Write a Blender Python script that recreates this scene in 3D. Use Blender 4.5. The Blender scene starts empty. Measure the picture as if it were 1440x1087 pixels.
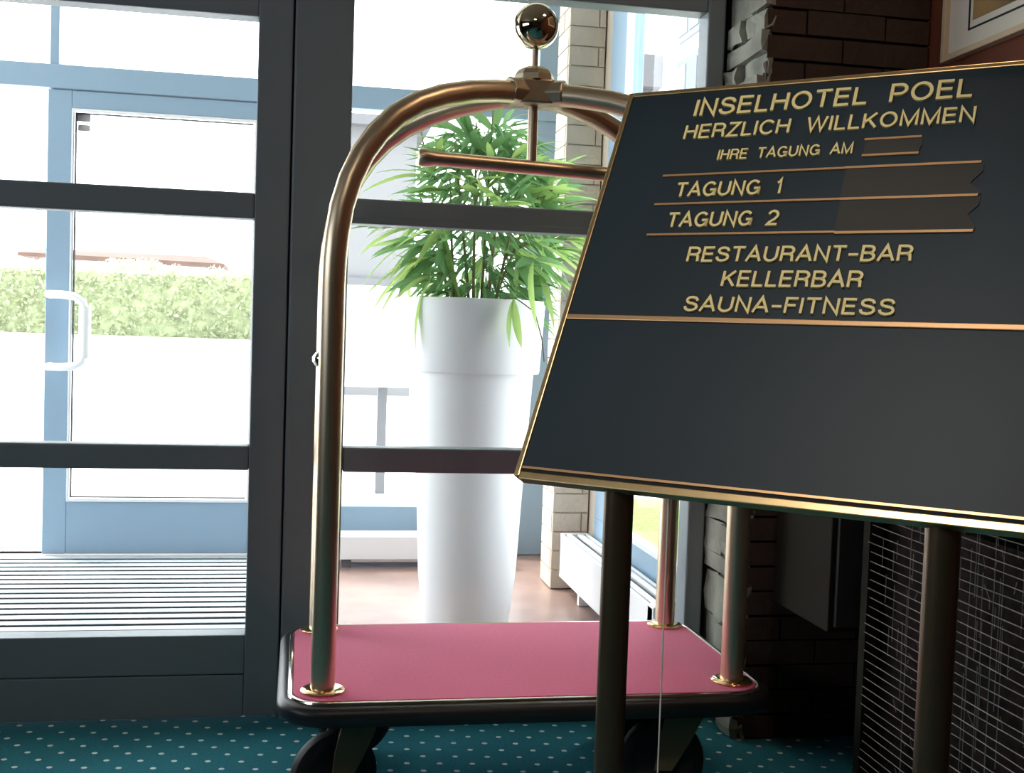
import bpy, bmesh, math, random
from mathutils import Vector, Matrix
random.seed(7)
S = bpy.context.scene
COL = S.collection
PI = math.pi

# ------------------------------------------------------------------ camera
FOC, YAW, PIT, ROLL, EYE = 1605.0, 0.18211, 0.04772, 0.03392, 1.09
F = Vector((math.sin(YAW) * math.cos(PIT), math.cos(YAW) * math.cos(PIT), -math.sin(PIT)))
r0 = F.cross(Vector((0, 0, 1))).normalized()
d0 = F.cross(r0)
rr = r0 * math.cos(ROLL) - d0 * math.sin(ROLL)
dd = r0 * math.sin(ROLL) + d0 * math.cos(ROLL)
cam = bpy.data.cameras.new('camera')
cam.sensor_width = 36.0
cam.lens = FOC / 1440.0 * 36.0
cam.clip_start = 0.05
cam.clip_end = 300
co = bpy.data.objects.new('camera', cam)
COL.objects.link(co)
m = Matrix.Identity(4)
for i in range(3):
    m[i][0] = rr[i]; m[i][1] = -dd[i]; m[i][2] = -F[i]
m[2][3] = EYE
co.matrix_world = m
S.camera = co

# ------------------------------------------------------------------ view, sky, sun, lamps
S.view_settings.view_transform = 'Standard'
S.view_settings.look = 'None'
S.view_settings.gamma = 1.0
S.view_settings.exposure = 0.0
S.view_settings.use_curve_mapping = False
W = bpy.data.worlds.new('sky')
S.world = W
W.use_nodes = True
bg = W.node_tree.nodes['Background']
bg.inputs[0].default_value = (0.90, 0.96, 1.0, 1)
bg.inputs[1].default_value = 6.0


def lamp(kind, name, loc, energy, color, rot=(0, 0, 0), size=1.0, sy=None):
    l = bpy.data.lights.new(name, kind)
    l.energy = energy
    l.color = color
    if kind == 'AREA':
        l.size = size
        if sy:
            l.shape = 'RECTANGLE'; l.size_y = sy
    o = bpy.data.objects.new(name, l)
    o.location = loc
    o.rotation_euler = rot
    COL.objects.link(o)
    return o


sun = lamp('SUN', 'sun', (0, 20, 20), 5.0, (1.0, 0.93, 0.82))
sun.data.angle = math.radians(14)
sun.rotation_euler = Vector((0.42, -0.42, -0.75)).to_track_quat('-Z', 'Y').to_euler()
# warm lamp of the lobby ceiling behind the viewer
lamp('AREA', 'lobby_ceiling_lamp_light', (-0.2, 0.3, 2.72), 6.0, (1.0, 0.86, 0.70), size=0.5)
sp = lamp('SPOT', 'sign_fill_spot', (-0.55, 0.25, 2.70), 55.0, (1.0, 0.93, 0.82))  # added spot to brighten the board's letters, no such fixture is seen
sp.data.spot_size = math.radians(34); sp.data.spot_blend = 0.7; sp.data.shadow_soft_size = 0.12
sp.rotation_euler = (Vector((0.45, 1.45, 1.2)) - Vector((-0.55, 0.25, 2.70))).to_track_quat('-Z', 'Y').to_euler()
# added cool fill beside the solid left wall, brightens the room
lamp('AREA', 'left_cool_fill', (-3.15, 0.9, 2.0), 52.0, (0.80, 0.90, 1.0), rot=(0, math.radians(-115), 0), size=1.1, sy=2.6)
lamp('AREA', 'corner_spot_light', (1.15, 1.9, 2.72), 3.5, (1.0, 0.70, 0.46), size=0.25)

# ------------------------------------------------------------------ materials
def mat(name, col, rough=0.5, metal=0.0, var=0.0, scale=20.0, bump=0.0, bscale=60.0, spec=0.5, stretch=None,
        col2=None, coat=0.0, sheen=0.0, trans=0.0, sss=0.0):
    M = bpy.data.materials.new(name)
    M.use_nodes = True
    nt = M.node_tree
    b = nt.nodes['Principled BSDF']
    b.inputs['Base Color'].default_value = (*col, 1)
    b.inputs['Roughness'].default_value = rough
    b.inputs['Metallic'].default_value = metal
    b.inputs['Specular IOR Level'].default_value = spec
    b.inputs['Coat Weight'].default_value = coat
    b.inputs['Sheen Weight'].default_value = sheen
    if sss:
        b.inputs['Subsurface Weight'].default_value = sss
        b.inputs['Subsurface Radius'].default_value = (0.1, 0.08, 0.06)
    tc = nt.nodes.new('ShaderNodeTexCoord')
    src = tc.outputs['Object']
    if stretch:
        mp = nt.nodes.new('ShaderNodeMapping')
        mp.inputs['Scale'].default_value = stretch
        nt.links.new(src, mp.inputs['Vector'])
        src = mp.outputs[0]
    if var or col2:
        n = nt.nodes.new('ShaderNodeTexNoise')
        n.inputs['Scale'].default_value = scale
        n.inputs['Detail'].default_value = 4
        nt.links.new(src, n.inputs['Vector'])
        r = nt.nodes.new('ShaderNodeValToRGB')
        c2 = col2 or tuple(min(1, c * (1 + var)) for c in col)
        c1 = col if col2 else tuple(c * (1 - var) for c in col)
        r.color_ramp.elements[0].position = 0.35
        r.color_ramp.elements[1].position = 0.65
        r.color_ramp.elements[0].color = (*c1, 1)
        r.color_ramp.elements[1].color = (*c2, 1)
        nt.links.new(n.outputs[0], r.inputs[0])
        nt.links.new(r.outputs[0], b.inputs['Base Color'])
    if bump:
        n = nt.nodes.new('ShaderNodeTexNoise')
        n.inputs['Scale'].default_value = bscale
        nt.links.new(src, n.inputs['Vector'])
        bp = nt.nodes.new('ShaderNodeBump')
        bp.inputs['Strength'].default_value = bump
        bp.inputs['Distance'].default_value = 0.01
        nt.links.new(n.outputs[0], bp.inputs['Height'])
        nt.links.new(bp.outputs[0], b.inputs['Normal'])
    return M


def glass_mat(name, tint=(1, 1, 1)):
    M = bpy.data.materials.new(name)
    M.use_nodes = True
    nt = M.node_tree
    nt.nodes.clear()
    o = nt.nodes.new('ShaderNodeOutputMaterial')
    mx = nt.nodes.new('ShaderNodeMixShader')
    t = nt.nodes.new('ShaderNodeBsdfTransparent')
    t.inputs[0].default_value = (*tint, 1)
    g = nt.nodes.new('ShaderNodeBsdfGlossy')
    g.inputs['Roughness'].default_value = 0.02
    f = nt.nodes.new('ShaderNodeFresnel')
    f.inputs[0].default_value = 1.14
    # reflect at the face that is entered only (a thin sheet does not totally reflect on its way out)
    ge = nt.nodes.new('ShaderNodeNewGeometry')
    iv = nt.nodes.new('ShaderNodeMath'); iv.operation = 'SUBTRACT'; iv.inputs[0].default_value = 1.0
    ml = nt.nodes.new('ShaderNodeMath'); ml.operation = 'MULTIPLY'
    nt.links.new(ge.outputs['Backfacing'], iv.inputs[1])
    nt.links.new(iv.outputs[0], ml.inputs[0]); nt.links.new(f.outputs[0], ml.inputs[1])
    nt.links.new(ml.outputs[0], mx.inputs[0])
    nt.links.new(t.outputs[0], mx.inputs[1])
    nt.links.new(g.outputs[0], mx.inputs[2])
    nt.links.new(mx.outputs[0], o.inputs[0])
    return M


def leaf_mat(name, col, tr):
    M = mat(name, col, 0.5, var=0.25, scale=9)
    nt = M.node_tree
    b = nt.nodes['Principled BSDF']
    o = [n for n in nt.nodes if n.type == 'OUTPUT_MATERIAL'][0]
    t = nt.nodes.new('ShaderNodeBsdfTranslucent')
    t.inputs[0].default_value = (*tr, 1)
    mx = nt.nodes.new('ShaderNodeMixShader')
    mx.inputs[0].default_value = 0.5
    nt.links.new(b.outputs[0], mx.inputs[1])
    nt.links.new(t.outputs[0], mx.inputs[2])
    nt.links.new(mx.outputs[0], o.inputs[0])
    return M


def carpet_mat():
    M = bpy.data.materials.new('teal_dotted_carpet')
    M.use_nodes = True
    nt = M.node_tree
    b = nt.nodes['Principled BSDF']
    b.inputs['Roughness'].default_value = 0.95
    b.inputs['Specular IOR Level'].default_value = 0.1
    tc = nt.nodes.new('ShaderNodeTexCoord')

    def dots(off):
        mp = nt.nodes.new('ShaderNodeMapping')
        mp.inputs['Location'].default_value = off
        mp.inputs['Scale'].default_value = (1 / 0.082, 1 / 0.096, 1)
        mp.inputs['Rotation'].default_value = (0, 0, 0.10)
        nt.links.new(tc.outputs['Object'], mp.inputs[0])
        fr = nt.nodes.new('ShaderNodeVectorMath'); fr.operation = 'FRACTION'
        nt.links.new(mp.outputs[0], fr.inputs[0])
        sb = nt.nodes.new('ShaderNodeVectorMath'); sb.operation = 'SUBTRACT'
        sb.inputs[1].default_value = (0.5, 0.5, 0)
        nt.links.new(fr.outputs[0], sb.inputs[0])
        ml = nt.nodes.new('ShaderNodeVectorMath'); ml.operation = 'MULTIPLY'
        ml.inputs[1].default_value = (0.065, 0.080, 0)
        nt.links.new(sb.outputs[0], ml.inputs[0])
        ln = nt.nodes.new('ShaderNodeVectorMath'); ln.operation = 'LENGTH'
        nt.links.new(ml.outputs[0], ln.inputs[0])
        lt = nt.nodes.new('ShaderNodeMath'); lt.operation = 'LESS_THAN'
        lt.inputs[1].default_value = 0.0058
        nt.links.new(ln.outputs['Value'], lt.inputs[0])
        return lt
    a, c = dots((0, 0, 0)), dots((0.5, 0.5, 0))
    mx = nt.nodes.new('ShaderNodeMath'); mx.operation = 'MAXIMUM'
    nt.links.new(a.outputs[0], mx.inputs[0]); nt.links.new(c.outputs[0], mx.inputs[1])
    n = nt.nodes.new('ShaderNodeTexNoise'); n.inputs['Scale'].default_value = 160
    nt.links.new(tc.outputs['Object'], n.inputs[0])
    r = nt.nodes.new('ShaderNodeValToRGB')
    r.color_ramp.elements[0].color = (0.02, 0.15, 0.20, 1)
    r.color_ramp.elements[1].color = (0.055, 0.28, 0.35, 1)
    nt.links.new(n.outputs[0], r.inputs[0])
    cm = nt.nodes.new('ShaderNodeMixRGB')
    cm.inputs[2].default_value = (0.85, 1.0, 1.0, 1)
    nt.links.new(mx.outputs[0], cm.inputs[0]); nt.links.new(r.outputs[0], cm.inputs[1])
    nt.links.new(cm.outputs[0], b.inputs['Base Color'])
    bp = nt.nodes.new('ShaderNodeBump'); bp.inputs['Strength'].default_value = 0.6
    bp.inputs['Distance'].default_value = 0.004
    nt.links.new(n.outputs[0], bp.inputs['Height']); nt.links.new(bp.outputs[0], b.inputs['Normal'])
    return M


M = dict(
    paint=mat('blue_grey_painted_metal', (0.195, 0.228, 0.25), 0.45, spec=0.35, bump=0.03, bscale=200),
    outer=mat('blue_painted_door', (0.27, 0.39, 0.51), 0.4, spec=0.4, bump=0.03, bscale=200),
    seam=mat('black_gasket', (0.02, 0.02, 0.025), 0.7),
    bead=mat('pale_glazing_bead', (0.78, 0.80, 0.82), 0.4),
    glass=glass_mat('window_glass', (0.985, 0.99, 0.99)),
    carpet=carpet_mat(),
    tile=mat('brown_vestibule_floor', (0.33, 0.22, 0.19), 0.35, var=0.12, scale=5, spec=0.5),
    slat=mat('pale_mat_slat', (0.46, 0.52, 0.57), 0.7, bump=0.4, bscale=300),
    groove=mat('black_mat_groove', (0.006, 0.007, 0.009), 1.0, spec=0.05),
    paving=mat('pale_paving', (0.80, 0.79, 0.77), 0.8, var=0.05, scale=3),
    lawn=mat('lawn_green', (0.16, 0.33, 0.05), 0.9, var=0.3, scale=40, bump=0.6, bscale=150),
    plaster=mat('cream_vestibule_plaster', (0.72, 0.68, 0.60), 0.8, bump=0.1),
    palebrick=mat('pale_cream_brick', (0.60, 0.52, 0.43), 0.8, var=0.12, scale=4, bump=0.25, bscale=50),
    palejoint=mat('pale_mortar', (0.52, 0.45, 0.37), 0.9),
    stone=mat('rough_grey_stone', (0.17, 0.17, 0.14), 0.85, col2=(0.32, 0.32, 0.27), scale=6, bump=0.8, bscale=22),
    stonej=mat('dark_stone_mortar', (0.07, 0.07, 0.06), 0.95),
    brick=mat('dark_brown_brick', (0.040, 0.022, 0.016), 0.8, col2=(0.060, 0.032, 0.022), scale=6, bump=0.4, bscale=40),
    brickj=mat('dark_brick_mortar', (0.026, 0.016, 0.012), 0.95),
    rust=mat('rust_brown_wall', (0.13, 0.03, 0.010), 0.8, var=0.1, scale=8),
    dark=mat('dark_lobby_wall', (0.06, 0.045, 0.035), 0.85),
    ceil=mat('lobby_ceiling_paint', (0.25, 0.22, 0.18), 0.9),
    brass=mat('polished_brass_tube', (0.78, 0.62, 0.44), 0.34, 1.0, var=0.08, scale=3),
    brassd=mat('aged_bronze_casting', (0.62, 0.52, 0.38), 0.42, 1.0, var=0.1, scale=20),
    ball=mat('mirror_brass_ball', (0.74, 0.62, 0.46), 0.06, 1.0),
    brassb=mat('bright_brass_flange', (0.95, 0.72, 0.42), 0.12, 1.0),
    bracket=mat('tan_painted_bracket', (0.20, 0.15, 0.08), 0.5, 0.3),
    red=mat('crimson_deck_carpet', (0.80, 0.07, 0.22), 0.85, var=0.06, scale=120, bump=0.15, bscale=400, sheen=0.35, spec=0.3),
    rubber=mat('black_rubber_bumper', (0.018, 0.018, 0.02), 0.38),
    tyre=mat('black_rubber_tyre', (0.012, 0.012, 0.013), 0.6),
    chrome=mat('pale_chrome_trim', (0.85, 0.82, 0.76), 0.15, 1.0),
    board=mat('dark_slate_board', (0.012, 0.027, 0.040), 0.5, spec=0.4, var=0.15, scale=2),
    gold=mat('brushed_gold', (0.72, 0.52, 0.27), 0.32, 1.0, var=0.06, scale=40),
    letter=mat('gold_letter', (1.0, 0.82, 0.38), 0.5, 0.0),
    copper=mat('copper_gold_line', (0.80, 0.48, 0.25), 0.35, 0.7),
    strip=mat('dark_grey_card_strip', (0.045, 0.042, 0.038), 0.7),
    legm=mat('dark_bronze_leg', (0.15, 0.105, 0.065), 0.33, 0.85),
    pot=mat('white_matt_planter', (0.80, 0.81, 0.82), 0.5, sss=0.25),
    soil=mat('dark_soil', (0.03, 0.02, 0.012), 0.95, bump=0.8, bscale=60),
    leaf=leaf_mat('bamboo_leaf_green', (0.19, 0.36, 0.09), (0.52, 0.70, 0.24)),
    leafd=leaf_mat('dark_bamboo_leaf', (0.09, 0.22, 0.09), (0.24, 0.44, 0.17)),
    cane=mat('green_brown_cane', (0.20, 0.20, 0.07), 0.6, var=0.2, scale=30),
    vine=mat('dark_thin_stem', (0.10, 0.09, 0.07), 0.7),
    white=mat('white_enamel', (0.82, 0.83, 0.85), 0.35, spec=0.5),
    handle=mat('white_plastic_handle', (0.88, 0.90, 0.92), 0.3),
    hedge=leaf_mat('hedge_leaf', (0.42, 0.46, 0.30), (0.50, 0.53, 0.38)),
    hedgec=mat('hedge_core_green', (0.30, 0.34, 0.20), 0.95, var=0.3, scale=4),  # slightly darker green body inside the leaves
    roof=mat('faded_brown_roof', (0.11, 0.065, 0.05), 0.85, var=0.1, scale=2),
    house=mat('white_house_render', (0.80, 0.79, 0.78), 0.85),
    greyh=mat('pale_grey_render', (0.13, 0.13, 0.14), 0.85),
    dimgrey=mat('grey_outbuilding_render', (0.17, 0.17, 0.175), 0.9),
    winf=mat('blue_grey_house_window_frame', (0.045, 0.065, 0.085), 0.5),
    mesh=mat('dull_steel_wire', (0.27, 0.24, 0.22), 0.5, 0.5),
    cab=mat('near_black_cabinet', (0.018, 0.017, 0.017), 0.7),
    olive=mat('dark_olive_panel', (0.014, 0.012, 0.006), 0.8, spec=0.2),
    core=mat('dark_reddish_kindling', (0.020, 0.012, 0.011), 0.9, var=0.5, scale=40, spec=0.15),
    framew=mat('pale_picture_frame', (0.55, 0.44, 0.30), 0.4),
    matw=mat('cream_picture_mount', (0.62, 0.60, 0.53), 0.8),
    ink=mat('black_ink_line', (0.01, 0.01, 0.01), 0.8),
    art=mat('ochre_picture_print', (0.30, 0.19, 0.07), 0.7, col2=(0.13, 0.09, 0.04), scale=3.5),
    cord=mat('pale_thin_cord', (0.75, 0.74, 0.70), 0.5),
    sticker=mat('grey_door_sticker', (0.42, 0.40, 0.42), 0.7),
)

# ------------------------------------------------------------------ helpers
def root_off(p):
    v = Vector((0, 0, 0))
    while p:
        v += p.location
        p = p.parent
    return v


def obj(name, bm, m, parent=None, smooth=False, bevel=0.0):
    """links a bmesh given in world coordinates as one mesh object"""
    if parent:
        bmesh.ops.translate(bm, verts=bm.verts, vec=-root_off(parent))
    me = bpy.data.meshes.new(name)
    if smooth:
        for f in bm.faces:
            f.smooth = True
    bm.to_mesh(me)
    bm.free()
    o = bpy.data.objects.new(name, me)
    if isinstance(m, str):
        m = M[m]
    me.materials.append(m)
    COL.objects.link(o)
    if parent:
        o.parent = parent
    if smooth:
        me.set_sharp_from_angle(angle=math.radians(40))
    if bevel:
        bv = o.modifiers.new('bevel', 'BEVEL')
        bv.width = bevel; bv.segments = 2; bv.limit_method = 'ANGLE'
    return o


def tag(o, label, cat, group=None):
    o['label'] = label
    o['category'] = cat
    if group:
        o['group'] = group
    return o


def thing(name, label, cat, loc, group=None):
    o = bpy.data.objects.new(name, None)
    o.empty_display_size = 0.05
    COL.objects.link(o)
    o.location = loc
    return tag(o, label, cat, group)


def structure(name, bm, m, parent=None, label=None, **k):
    o = obj(name, bm, m, parent, **k)
    if not parent:
        o['kind'] = 'structure'
    if label:
        o['label'] = label
    return o


def root(name, loc=(0, 0, 0), label=None):
    o = bpy.data.objects.new(name, None)
    o.empty_display_size = 0.05
    COL.objects.link(o)
    o.location = loc
    o['kind'] = 'structure'
    if label:
        o['label'] = label
    return o


def box(x0, x1, y0, y1, z0, z1, bm=None):
    bm = bm or bmesh.new()
    vs = [bm.verts.new((x, y, z)) for z in (z0, z1) for y in (y0, y1) for x in (x0, x1)]
    for q in ((0, 2, 3, 1), (4, 5, 7, 6), (0, 1, 5, 4), (2, 6, 7, 3), (0, 4, 6, 2), (1, 3, 7, 5)):
        bm.faces.new([vs[i] for i in q])
    bm.normal_update()
    return bm


def tube(pts, r, bm=None, n=16, closed=False, caps=True):
    bm = bm or bmesh.new()
    pts = [Vector(p) for p in pts]
    rs = r if isinstance(r, (list, tuple)) else [r] * len(pts)
    N = len(pts)
    rings = []
    prev = None
    for i, p in enumerate(pts):
        a = pts[(i - 1) % N] if (closed or i > 0) else p
        b = pts[(i + 1) % N] if (closed or i < N - 1) else p
        t = (b - a).normalized()
        if prev is None:
            ref = Vector((0, 0, 1)) if abs(t.z) < 0.9 else Vector((1, 0, 0))
            u = t.cross(ref).normalized()
        else:
            u = (prev - t * prev.dot(t)).normalized()
        prev = u
        w = t.cross(u)
        rings.append([bm.verts.new(p + (u * math.cos(2 * PI * k / n) + w * math.sin(2 * PI * k / n)) * rs[i]) for k in range(n)])
    for i in range(N if closed else N - 1):
        A, B = rings[i], rings[(i + 1) % N]
        for k in range(n):
            bm.faces.new((A[k], A[(k + 1) % n], B[(k + 1) % n], B[k]))
    if caps and not closed:
        bm.faces.new(rings[0][::-1])
        bm.faces.new(rings[-1])
    bmesh.ops.recalc_face_normals(bm, faces=bm.faces)
    return bm


def lathe(prof, c, n=48, bm=None):
    bm = bm or bmesh.new()
    rings = []
    for rad, z in prof:
        if rad < 1e-5:
            rings.append([bm.verts.new((c[0], c[1], c[2] + z))])
        else:
            rings.append([bm.verts.new((c[0] + rad * math.cos(2 * PI * k / n), c[1] + rad * math.sin(2 * PI * k / n), c[2] + z)) for k in range(n)])
    for A, B in zip(rings, rings[1:]):
        for k in range(n):
            a = [A[k % len(A)], A[(k + 1) % n % len(A)]]
            b = [B[(k + 1) % n % len(B)], B[k % len(B)]]
            vs = []
            for v in a + b:
                if v not in vs:
                    vs.append(v)
            if len(vs) > 2:
                bm.faces.new(vs)
    bmesh.ops.recalc_face_normals(bm, faces=bm.faces)
    return bm


def prism(outline, z0, z1, bm=None):
    bm = bm or bmesh.new()
    a = [bm.verts.new((x, y, z0)) for x, y in outline]
    b = [bm.verts.new((x, y, z1)) for x, y in outline]
    bm.faces.new(a[::-1]); bm.faces.new(b)
    n = len(a)
    for i in range(n):
        bm.faces.new((a[i], a[(i + 1) % n], b[(i + 1) % n], b[i]))
    bmesh.ops.recalc_face_normals(bm, faces=bm.faces)
    return bm


def rrect(x0, x1, y0, y1, r, n=8):
    o = []
    for cx, cy, a0 in ((x1 - r, y1 - r, 0), (x0 + r, y1 - r, 90), (x0 + r, y0 + r, 180), (x1 - r, y0 + r, 270)):
        for i in range(n + 1):
            a = math.radians(a0 + 90 * i / n)
            o.append((cx + r * math.cos(a), cy + r * math.sin(a)))
    return o


# ================================================================== SETTING
Y0, Y1 = 3.16, 3.23          # lobby glazing, room face and outer face
YO, YO1 = 5.45, 5.52         # outer glazing of the vestibule
XS = 1.22                    # side plane of the vestibule
XW = 1.66                    # right wall of the lobby
YB = 2.90                    # brown brick wall

structure('floor', box(-3.2, XW, -2.5, Y1 + 0.02, -0.05, 0), 'carpet')
structure('vestibule_floor', box(-3.2, XS + 0.1, Y1 + 0.02, YO1 + 0.1, -0.05, -0.004), 'tile')
structure('ceiling', box(-3.2, XW, -2.5, Y1, 2.78, 2.85), 'ceil')
structure('vestibule_ceiling', box(-3.2, XS + 0.2, Y1, YO1 + 0.2, 2.78, 2.85), 'plaster')
structure('wall_left', box(-3.3, -3.2, -2.5, Y1, 0, 2.8), 'dark')
structure('wall_front', box(-3.2, XW, -2.6, -2.5, 0, 2.8), 'dark')
structure('wall_right', box(XW, XW + 0.1, -2.6, YB + 0.3, 0, 2.8), 'rust')
structure('trim_1', box(-3.2, -1.22, Y0, Y1, 0, 2.78), 'dark')          # solid wall left of the door, out of the frame

# brown brick wall beside the stone pier, every brick a part
wb = structure('wall_back', box(XS - 0.02, XW, YB + 0.02, YB + 0.12, 0, 2.78), 'brickj')
bh = 0.068
z = 0.004
row = 0
while z < 2.74:
    xs = [XS - 0.032, XS + 0.185, XW - 0.004] if row % 2 else [XS - 0.032, XS + 0.08, XS + 0.305, XW - 0.004]
    for a, b in zip(xs, xs[1:]):
        dy = random.uniform(0, 0.008)
        obj('brick', box(a + 0.003, b - 0.003, YB - dy * .6, YB + 0.022, z, z + bh - 0.007 + random.uniform(-.002, .002)), 'brick', wb)
    z += bh
    row += 1

# grey stone pier (reveal between glazing and brick wall), every stone a part
pier = structure('wall_pier', box(1.168, XS + 0.12, Y1 + 0.001, Y1 + 0.012, 0, 2.78, box(XS - 0.015, XS + 0.12, YB + 0.022, Y1, 0, 2.78)), 'stonej')


def rough_block(x0, x1, y0, y1, z0, z1, j=0.006):
    bm = box(x0, x1, y0, y1, z0, z1)
    bmesh.ops.subdivide_edges(bm, edges=bm.edges, cuts=1, use_grid_fill=True)
    for v in bm.verts:
        v.co += Vector((random.uniform(-j, j), random.uniform(-j, j), random.uniform(-j, j)))
    return bm


z = 0.0
while z < 2.74:
    h = random.choice((0.045, 0.06, 0.09, 0.13))
    sp = random.uniform(0.35, 0.65)
    ys = [YB - 0.004, YB + (Y0 - YB) * sp, Y0 + 0.002] if random.random() < 0.7 else [YB - 0.004, Y0 + 0.002]
    for a, b in zip(ys, ys[1:]):
        out = random.uniform(-0.012, 0.012)
        obj('stone', rough_block(XS - 0.042 + out, XS - 0.012, a + 0.004, b - 0.004, z + 0.003, min(z + h, 2.78) - 0.004), 'stone', pier)
    z += h

# ---- glazed wall of the lobby: door leaf on the left, fixed window in the middle
def pane_at(name, x0, x1, y, z0, z1, parent):
    return obj(name, box(x0 - 0.006, x1 + 0.006, y - 0.003, y + 0.003, z0 - 0.006, z1 + 0.006), 'glass', parent)


def beads(x0, x1, y, z0, z1, parent, m='paint', w=0.008, d=0.006):
    """slim stepped glazing bead around a pane, one mesh"""
    bm = box(x0, x0 + w, y - d, y, z0, z1)
    box(x1 - w, x1, y - d, y, z0, z1, bm)
    box(x0, x1, y - d, y, z0, z0 + w, bm)
    box(x0, x1, y - d, y, z1 - w, z1, bm)
    return obj('glazing_bead', bm, m, parent)


door = root('door_1', (-0.6, Y0, 0), 'dark blue-grey glazed lobby door with two cross rails')
dz = [0.238, 0.69, 0.757, 1.37, 1.44, 1.907]
obj('door_stile', box(-0.137, -0.046, Y0, Y1, 0.012, 2.0), 'paint', door, bevel=0.004)
obj('door_stile', box(-1.13, -1.03, Y0, Y1, 0.012, 2.0), 'paint', door, bevel=0.004)
obj('bottom_rail', box(-1.03, -0.137, Y0 + .001, Y1 - .001, 0.130, dz[0]), 'paint', door, bevel=0.003)
obj('kick_rail', box(-1.03, -0.137, Y0 + .001, Y1 - .001, 0.012, 0.127), 'paint', door, bevel=0.003)
obj('cross_rail', box(-1.03, -0.137, Y0 + .001, Y1 - .001, dz[1], dz[2]), 'paint', door, bevel=0.006)
obj('cross_rail', box(-1.03, -0.137, Y0 + .001, Y1 - .001, dz[3], dz[4]), 'paint', door, bevel=0.006)
obj('top_rail', box(-1.03, -0.137, Y0 + .001, Y1 - .001, dz[5], 2.0), 'paint', door, bevel=0.004)
for a, b in ((dz[0], dz[1]), (dz[2], dz[3]), (dz[4], dz[5])):
    pane_at('glass_pane', -1.03, -0.137, 3.195, a, b, door)

win = root('window_1', (0.5, Y0, 0), 'dark blue-grey framed glazing behind the luggage trolley')
obj('frame_post', box(-0.041, 0.115, Y0 - 0.006, Y1 + 0.01, 0, 2.78), 'paint', win, bevel=0.006)
obj('frame_post', box(1.115, 1.168, Y0 - 0.006, Y1 + 0.01, 0, 2.78), 'paint', win, bevel=0.006)
obj('frame_post', box(-1.22, -1.135, Y0 - 0.006, Y1 + 0.01, 0, 2.78), 'paint', win, bevel=0.006)
obj('bottom_rail', box(0.115, 1.115, Y0, Y1, 0, 0.22), 'paint', win, bevel=0.004)
obj('cross_rail', box(0.115, 1.115, Y0, Y1, 0.688, 0.757), 'paint', win, bevel=0.006)
obj('cross_rail', box(0.115, 1.115, Y0, Y1, 1.371, 1.440), 'paint', win, bevel=0.006)
obj('rail_lip', box(0.115, 1.115, Y0 - 0.006, Y0 + 0.004, 1.371, 1.390), 'paint', win, bevel=0.002)
obj('top_rail', box(0.115, 1.115, Y0, Y1, 2.020, 2.12), 'paint', win, bevel=0.004)
obj('head_rail', box(-1.135, -0.041, Y0, Y1, 2.004, 2.12), 'paint', win, bevel=0.004)
obj('head_rail', box(0.115, 1.115, Y0, Y1, 2.70, 2.78), 'paint', win)
obj('head_rail', box(-1.135, -0.041, Y0, Y1, 2.70, 2.78), 'paint', win)
for a, b in ((0.22, 0.688), (0.757, 1.371), (1.44, 2.02), (2.12, 2.70)):
    pane_at('glass_pane', 0.115, 1.115, 3.195, a, b, win)
pane_at('glass_pane', -1.135, -0.041, 3.195, 2.12, 2.70, win)

obj('gap_blocker', box(-0.060, -0.030, Y1 - 0.004, Y1 + 0.012, 0, 2.0), 'seam', win)  # added strip, blocks light leaking between door stile and post

# ---- outer wall of the vestibule
ow = root('window_2', (0.5, YO, 0), 'pale blue framed outer glazing of the entrance vestibule')
obj('transom_beam', box(-3.2, 1.20, YO - 0.01, YO1, 2.11, 2.215), 'outer', ow, bevel=0.004)
obj('mullion', box(-1.142, -1.104, YO, YO1, 2.215, 2.78), 'outer', ow, bevel=0.003)
obj('mullion', box(-0.125, -0.055, YO, YO1, 0, 2.11), 'outer', ow, bevel=0.003)
obj('frame_post', box(1.055, 1.20, YO, YO1, 0, 2.11), 'outer', ow, bevel=0.004)
obj('bottom_rail', box(-0.055, 1.055, YO, YO1, 0, 0.235), 'outer', ow, bevel=0.004)
obj('frame_post', box(1.085, 1.20, YO, YO1, 2.215, 2.78), 'outer', ow, bevel=0.004)
obj('mullion', box(-0.125, -0.055, YO, YO1, 2.215, 2.78), 'outer', ow)
pane_at('glass_pane', -0.055, 1.055, YO + 0.03, 0.235, 2.11, ow)
pane_at('glass_pane', -1.10, -0.125, YO + 0.03, 2.215, 2.78, ow)
pane_at('glass_pane', -0.055, 1.085, YO + 0.03, 2.215, 2.78, ow)
pane_at('glass_pane', -3.19, -1.145, YO + 0.03, 2.215, 2.78, ow)

od = root('door_2', (-0.6, YO, 0), 'pale blue glazed outer entrance door with white handle')
obj('door_stile', box(-1.148, -1.045, YO, YO1, 0.008, 2.105), 'outer', od, bevel=0.004)
obj('door_stile', box(-0.235, -0.130, YO, YO1, 0.008, 2.105), 'outer', od, bevel=0.004)
obj('bottom_rail', box(-1.045, -0.235, YO + .001, YO1 - .001, 0.008, 0.250), 'outer', od, bevel=0.004)
obj('top_rail', box(-1.045, -0.235, YO + .001, YO1 - .001, 2.025, 2.105), 'outer', od, bevel=0.004)
bm = box(-1.045, -1.037, YO - .006, YO + .02, 0.250, 2.025)
box(-0.243, -0.235, YO - .006, YO + .02, 0.250, 2.025, bm)
box(-1.037, -0.243, YO - .006, YO + .02, 0.250, 0.260, bm)
box(-1.037, -0.243, YO - .006, YO + .02, 2.015, 2.025, bm)
obj('glazing_bead', bm, 'bead', od)
bm = box(-1.030, -1.026, YO - .003, YO + .024, 0.270, 2.008)
box(-1.030, -0.250, YO - .003, YO + .024, 0.268, 0.272, bm)
box(-1.030, -0.250, YO - .003, YO + .024, 2.004, 2.008, bm)
obj('gasket', bm, 'seam', od)
pane_at('glass_pane', -1.037, -0.243, YO + 0.03, 0.26, 2.015, od)
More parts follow.
